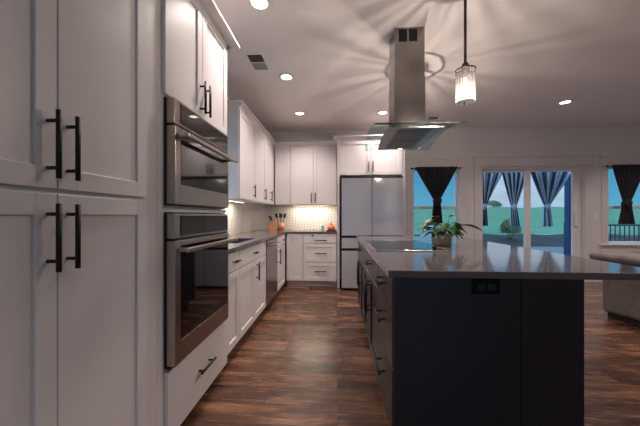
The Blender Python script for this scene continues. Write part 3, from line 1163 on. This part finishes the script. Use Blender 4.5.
# ---- potted plant
def leafmesh(m, base, d, up, L, wd, droop, mt=None):
    """pointed folded leaf: base point, direction d, length L"""
    d = Vector(d).normalized()
    side = d.cross(Vector(up)).normalized()
    nrm = side.cross(d).normalized()
    n = 8
    rows = []
    for i in range(n+1):
        t = i/n
        w = wd*math.sin(math.pi*min(1, t**.75))*(1-.25*t) if 0 < i < n else .0006
        c = Vector(base)+d*(L*t)+Vector((0, 0, -droop*t*t))+nrm*(.03*math.sin(t*3.1)*L)
        rows.append([m.bm.verts.new(c-side*w+nrm*w*.35), m.bm.verts.new(c), m.bm.verts.new(c+side*w+nrm*w*.35)])
    for i in range(n):
        for j in (0, 1):
            f = m.bm.faces.new((rows[i][j], rows[i+1][j], rows[i+1][j+1], rows[i][j+1]))
            f.smooth = True
def plant():
    random.seed(11)
    px, py = .925, 2.52
    r = thing('potted_plant', 'green leafy plant in a pale terracotta pot on the island counter', 'plant', (px, py, CT+.0005))
    m = MB()
    m.lathe((0, 0, 0), [(0, 0), (.054, 0), (.060, .006), (.065, .12), (.066, .132), (.060, .132), (.057, .118), (.050, .012), (0, .012)], n=36)
    m.build('pot', 'pot', r)
    m = MB(); m.lathe((0, 0, 0), [(0, .014), (.050, .014), (.0565, .110), (0, .118)], n=24)
    m.build('soil', 'soil', r)
    def one(az, el, sl, L, wd, droop, mat, name='leaf', bend=-.35):
        L *= 1.08; wd *= 1.35
        a = R(az); e_ = R(el)
        d = Vector((math.cos(a)*math.cos(e_), math.sin(a)*math.cos(e_), math.sin(e_)))
        b = Vector((.02*math.cos(a), .02*math.sin(a), .105))
        tip = b+d*sl
        m = MB(); m.cyl(b, tip, .0024, .0018, n=6)
        m.build('stem', 'stem', r)
        m = MB()
        ld = Vector((math.cos(a+.15), math.sin(a+.15), bend*.5))
        droop *= .6
        leafmesh(m, tip, ld, (0, 0, 1), L, wd, droop)
        o = m.build(name, mat, r)
        sm = o.modifiers.new('thickness', 'SOLIDIFY'); sm.thickness = .0012
    spec = [(180, 45, .10, .13, .032, .03), (200, 30, .10, .14, .034, .05), (160, 25, .07, .11, .03, .05), (225, 40, .07, .12, .034, .05),
            (0, 50, .08, .10, .028, .02), (330, 45, .07, .11, .032, .05), (300, 55, .06, .11, .034, .07), (270, 50, .07, .11, .034, .07),
            (245, 60, .10, .11, .03, .05), (90, 60, .09, .12, .03, .03), (60, 50, .09, .12, .03, .04), (120, 55, .10, .12, .03, .03),
            (190, 62, .13, .11, .028, .02), (320, 65, .10, .10, .026, .03), (215, 15, .05, .11, .03, .05), (285, 25, .05, .09, .03, .06),
            (350, 25, .05, .10, .028, .05), (170, 10, .05, .10, .030, .06), (240, 20, .06, .10, .032, .08), (20, 30, .07, .09, .03, .05),
            (310, 15, .05, .09, .03, .07), (200, 50, .12, .09, .03, .04), (345, 55, .09, .08, .03, .04), (265, 35, .06, .09, .034, .07), (150, 35, .08, .10, .03, .05)]
    for i, s in enumerate(spec):
        one(*s, 'leaf2' if i in (12,) else 'leaf')
    one(-12, 32, .14, .165, .034, .03, 'leaf', bend=-.42)
    one(205, 70, .145, .07, .024, .0, 'flower', 'flower', bend=.2)
    one(290, 72, .15, .06, .02, .0, 'leaf2', bend=.3)
plant()

# ================================================================= CURTAINS
def curtain(name, label, mat, x0, x1, xk, zt, zk, zb, y, tailw=.11, kw=.045, folds=9, rod=True, skew=0., header=.03, group=None, amp=.018):
    r = thing(name, label, 'curtain', ((x0+x1)/2, y, zb), 0, group)
    ox, oz = (x0+x1)/2, zb
    m = MB()
    uvl = m.bm.loops.layers.uv.new('uv')
    nu, nv = 72, 40
    def row(z, a, b, am, ph=0):
        out = []
        for i in range(nu+1):
            u = i/nu
            x = a+(b-a)*u
            yy = am*math.sin(2*math.pi*folds*u+ph)+am*.4*math.sin(2*math.pi*folds*.37*u+1)
            out.append((m.bm.verts.new((x-ox, yy, z-oz)), u))
        return out
    rows = []
    for j in range(nv+1):
        t = j/nv
        if t < .68:
            s = t/.68
            z = zt+(zk-zt)*s
            g = s**1.05
            a = x0+(xk-kw-x0)*g
            b = x1+(xk+kw-x1)*g
            am = amp*(1-.3*s)
        else:
            s = (t-.68)/.32
            z = zk+(zb-zk)*s
            a = xk-kw-(tailw-kw)*s**.7+skew*s
            b = xk+kw+(tailw-kw)*s**.7+skew*s
            am = amp*(.7+.5*s)
        rows.append(row(z, a, b, am, t*1.5))
    for j in range(nv):
        for i in range(nu):
            q = (rows[j][i], rows[j][i+1], rows[j+1][i+1], rows[j+1][i])
            f = m.bm.faces.new([v[0] for v in q])
            f.smooth = True
            for lp, v in zip(f.loops, q):
                lp[uvl].uv = (v[1], j/nv)
    o = m.build('cloth', mat, r)
    sm = o.modifiers.new('thickness', 'SOLIDIFY'); sm.thickness = .003
    # knot
    m = MB()
    random.seed(int(abs(xk)*100))
    g = bmesh.ops.create_icosphere(m.bm, subdivisions=3, radius=1)
    for v in g['verts']:
        n = v.co.normalized()
        rr = 1+.12*math.sin(n.x*7+n.z*3)+.10*math.sin(n.z*9+n.y*5)
        v.co = Vector((n.x*kw*(1.5 if rod else 1.15)*rr+xk-ox, n.y*.06*rr, n.z*(.085 if rod else .06)*rr+zk-.02-oz))
    for f in m.bm.faces:
        f.smooth = True
    m.build('knot', mat, r)
    if rod:
        rr = thing('curtain_rod', label.replace('curtain knotted in the middle', 'curtain rod carrying the curtain'), 'curtain rod', (ox, y+.04, zt-.02))
        m = MB(); m.cyl((x0-.05-ox, 0, 0), (x1+.05-ox, 0, 0), .007, n=12)
        m.build('rod', 'black', rr)
        for s in (x0-.05-ox, x1+.05-ox):
            m = MB(); m.lathe((0, 0, 0), [(0, -.02), (.014, -.014), (.02, 0), (.014, .014), (0, .02)], n=14)
            m.build('finial', 'black', rr, (s, 0, 0))
    return r
curtain('curtain', 'black curtain knotted in the middle in the window behind the plant', 'blackc', 1.41, 2.16, 1.80, 2.055, 1.45, 1.02, YF-.075, kw=.05, tailw=.10, folds=8)
curtain('curtain', 'black curtain knotted in the middle in the window behind the sofa', 'blackc', 4.77, 5.34, 5.01, 2.06, 1.40, 1.03, YF-.075, kw=.05, tailw=.12, folds=8)
YC = YF+.42
sgl = 'striped curtains outside the patio door'
curtain('striped_curtain', 'blue and white striped curtain tied in the middle, leftmost outside the patio door', 'stripe', 2.48, 3.22, 2.86, 2.024, 1.37, .98, YC, tailw=.065, folds=5, rod=False, group=sgl, amp=.03)
curtain('striped_curtain', 'blue and white striped curtain tied in the middle, just left of the patio door mullion', 'stripe', 3.20, 3.70, 3.42, 2.024, 1.37, .98, YC, tailw=.07, folds=5, rod=False, skew=.03, group=sgl, amp=.03)
curtain('striped_curtain', 'blue and white striped curtain tied in the middle, right of the patio door mullion', 'stripe', 3.73, 4.52, 4.04, 2.024, 1.37, .97, YC, tailw=.085, folds=6, rod=False, skew=.02, group=sgl, amp=.03)
o = thing('patio_curtain_rod', 'dark rod outside the patio door that carries the striped curtains', 'curtain rod', (0, YC+.034, 2.022))
m = MB(); m.cyl((2.3, 0, 0), (4.95, 0, 0), .012, n=12)
m.build('rod', 'rail', o)
for x in (2.35, 4.90):
    m = MB(); m.cyl((x, -.034-YC+YF+.151, 0), (x, -.012, 0), .008, n=10)
    m.build('bracket', 'rail', o)

# ================================================================= SOFA
def sofa():
    # local: +x runs along the back towards the camera, y across (back face at y=0, seat towards +y)
    r = thing('sofa', 'grey plush sofa seen from behind at the right edge', 'sofa', (3.08, 3.50, 0), -75)
    L = 2.1
    def soft(m, x0, x1, y0, y1, z0, z1, b=.05):
        m.box(x0, x1, y0, y1, z0, z1, b, 5)
        for f in m.bm.faces:
            f.smooth = True
    # back: leaning slab with a thick padded top
    m = MB()
    pr = [(.02, .06), (.0, .10), (-.01, .50), (-.08, .64), (-.19, .675), (-.21, .72), (-.18, .757), (.0, .775), (.12, .77), (.17, .73), (.20, .45), (.22, .06)]
    vs = m.prism(pr, 'X', 0, L)
    ob = m.build('backrest', 'sofa', r)
    bv = ob.modifiers.new('soft', 'BEVEL'); bv.width = .022; bv.segments = 3
    m = MB(); soft(m, .20, L-.20, .225, .95, .06, .30, .02); m.build('seat_base', 'sofa', r)
    for a, b in ((.205, L/2-.003), (L/2+.003, L-.205)):
        m = MB(); soft(m, a, b, .23, .96, .305, .46); m.build('seat_cushion', 'sofa', r)
        m = MB(); soft(m, a, b, .235, .40, .465, .78); m.build('back_cushion', 'sofa', r)
    for a, b in ((.0, .195), (L-.195, L)):
        m = MB(); soft(m, a, b, .225, .97, .06, .62, .06); m.build('armrest', 'sofa', r)
    m = MB(); m.box(.03, L-.03, .04, .93, 0, .058); m.build('plinth', 'sofad', r)
sofa()

# ================================================================= OUTSIDE
def grid_ground(name, mat, x0, x1, y0, y1, zf, nx=40, ny=30):
    m = MB()
    V = [[m.bm.verts.new((x0+(x1-x0)*i/nx, y0+(y1-y0)*j/ny, zf(x0+(x1-x0)*i/nx, y0+(y1-y0)*j/ny))) for i in range(nx+1)] for j in range(ny+1)]
    for j in range(ny):
        for i in range(nx):
            f = m.bm.faces.new((V[j][i], V[j][i+1], V[j+1][i+1], V[j+1][i]))
            f.smooth = True
    return m.build(name, mat)
m = MB(); m.box(-6, 16, YF+.15, 11.9, -.25, -.06)
struct(m.build('patio_slab', 'slab'), 'concrete patio outside')
def zbed(x, y):
    return -.10+.36*((y-11.9)/2.8)+.03*math.sin(x*3.1+y*2)
struct(grid_ground('planting_bed', 'mulch', -6, 30, 11.9, 14.7, zbed, 90, 12), 'dark mulch bed beyond the patio')
def zlawn(x, y):
    return .26+2.2*((y-14.7)/31.7)+.06*math.sin(x*.7)*math.sin(y*.5)
struct(grid_ground('lawn', 'grass', -20, 75, 14.7, 46.4, zlawn, 60, 30), 'green lawn rising beyond the bed')
def zhill(x, y):
    c = math.exp(-((x/y-.64)/.185)**8)
    t = (y-46.4)/30
    return 2.55+c*(1.2*min(1, t*8)+10*t)+(1-c)*(.2*t)+.25*math.sin(x*.8)*math.sin(y*.6)*c
struct(grid_ground('hillside', 'rock', -20, 75, 46.4, 76.4, zhill, 70, 30), 'grey rocky hillside')
def bush(name, label, mat, x, y, z, rx, rz_, n=1600, lf=.11):
    random.seed(5)
    r = thing(name, label, 'bush', (x, y, z))
    m = MB()
    for i in range(n):
        a = random.uniform(0, 2*math.pi); u = random.random()**.4; h = random.uniform(-.2, 1)
        w = math.sqrt(max(0, 1-max(0, h)**2))*u
        p = Vector((math.cos(a)*w*rx, math.sin(a)*w*rx, (h*.5+.4)*rz_))
        d = (p-Vector((0, 0, .1))).normalized()+Vector((random.uniform(-.4, .4),)*3)
        s = d.cross(Vector((0, 0, 1))).normalized()*lf*.25
        q = p+d.normalized()*lf
        mid = (p+q)/2
        m.bm.faces.new([m.bm.verts.new(v) for v in (p, mid+s, q, mid-s)])
    m.build('foliage', mat, r)
    m = MB()
    for k in range(6):
        a = k*1.05
        m.cyl((0, 0, -.1), (math.cos(a)*rx*.5, math.sin(a)*rx*.5, rz_*.6), lf*.15, lf*.06, n=6)
    m.build('branch', 'darkw', r)
bush('garden_bush', 'feathery grey-green bush in the mulch bed outside the patio door', 'bush', 7.86, 13.4, .07, .40, 1.0)
bush('hill_shrub', 'green shrub high on the hillside seen between the left striped curtains', 'bush2', 25.2, 47.6, 2.2, 1.2, 1.4, 1500, .3)
def porch_post():
    r = thing('porch_post', 'dark blue porch post outside at the right of the patio door', 'post', (5.34, 6.85, -.06))
    m = MB(); m.box(-.08, .08, -.07, .07, .1, 2.75, .006); m.build('shaft', 'post', r)
    m = MB(); m.box(-.13, .13, -.10, .10, 0, .1, .006); m.build('base', 'post', r)
porch_post()
def railing():
    r = thing('deck_railing', 'dark blue metal railing outside the window behind the sofa', 'railing', (5.6, 7.3, -.06))
    m = MB(); m.box(0, 4, -.02, .02, .99, 1.03, .004); m.box(0, 4, -.015, .015, .08, .11, .004)
    m.build('rails', 'rail', r)
    for k in range(37):
        m = MB(); x = .05+k*.108
        m.cyl((x, 0, .1), (x, 0, 1.0), .011, n=8); m.build('baluster', 'rail', r)
    for x in (0.0, 2.0, 4.0):
        m = MB(); m.box(x-.035, x+.035, -.035, .035, 0, 1.08, .004); m.build('railing_post', 'rail', r)
railing()
def patio_chair():
    r = thing('patio_chair', 'pale patio chair outside the window behind the plant', 'chair', (2.75, 8.6, -.06), 160)
    m = MB(); m.box(-.25, .25, -.25, .25, .40, .44, .01, 2); m.build('seat', 'chair', r)
    m = MB(); m.box(-.25, .25, .22, .26, .45, .95, .01, 2); m.build('backrest', 'chair', r)
    for x in (-.22, .22):
        for y in (-.22, .22):
            m = MB(); m.cyl((x, y, 0), (x, y, .40), .018, n=10); m.build('leg', 'chair', r)
        m = MB(); m.box(x-.02, x+.02, -.25, .24, .62, .65, .006); m.build('armrest', 'chair', r)
patio_chair()
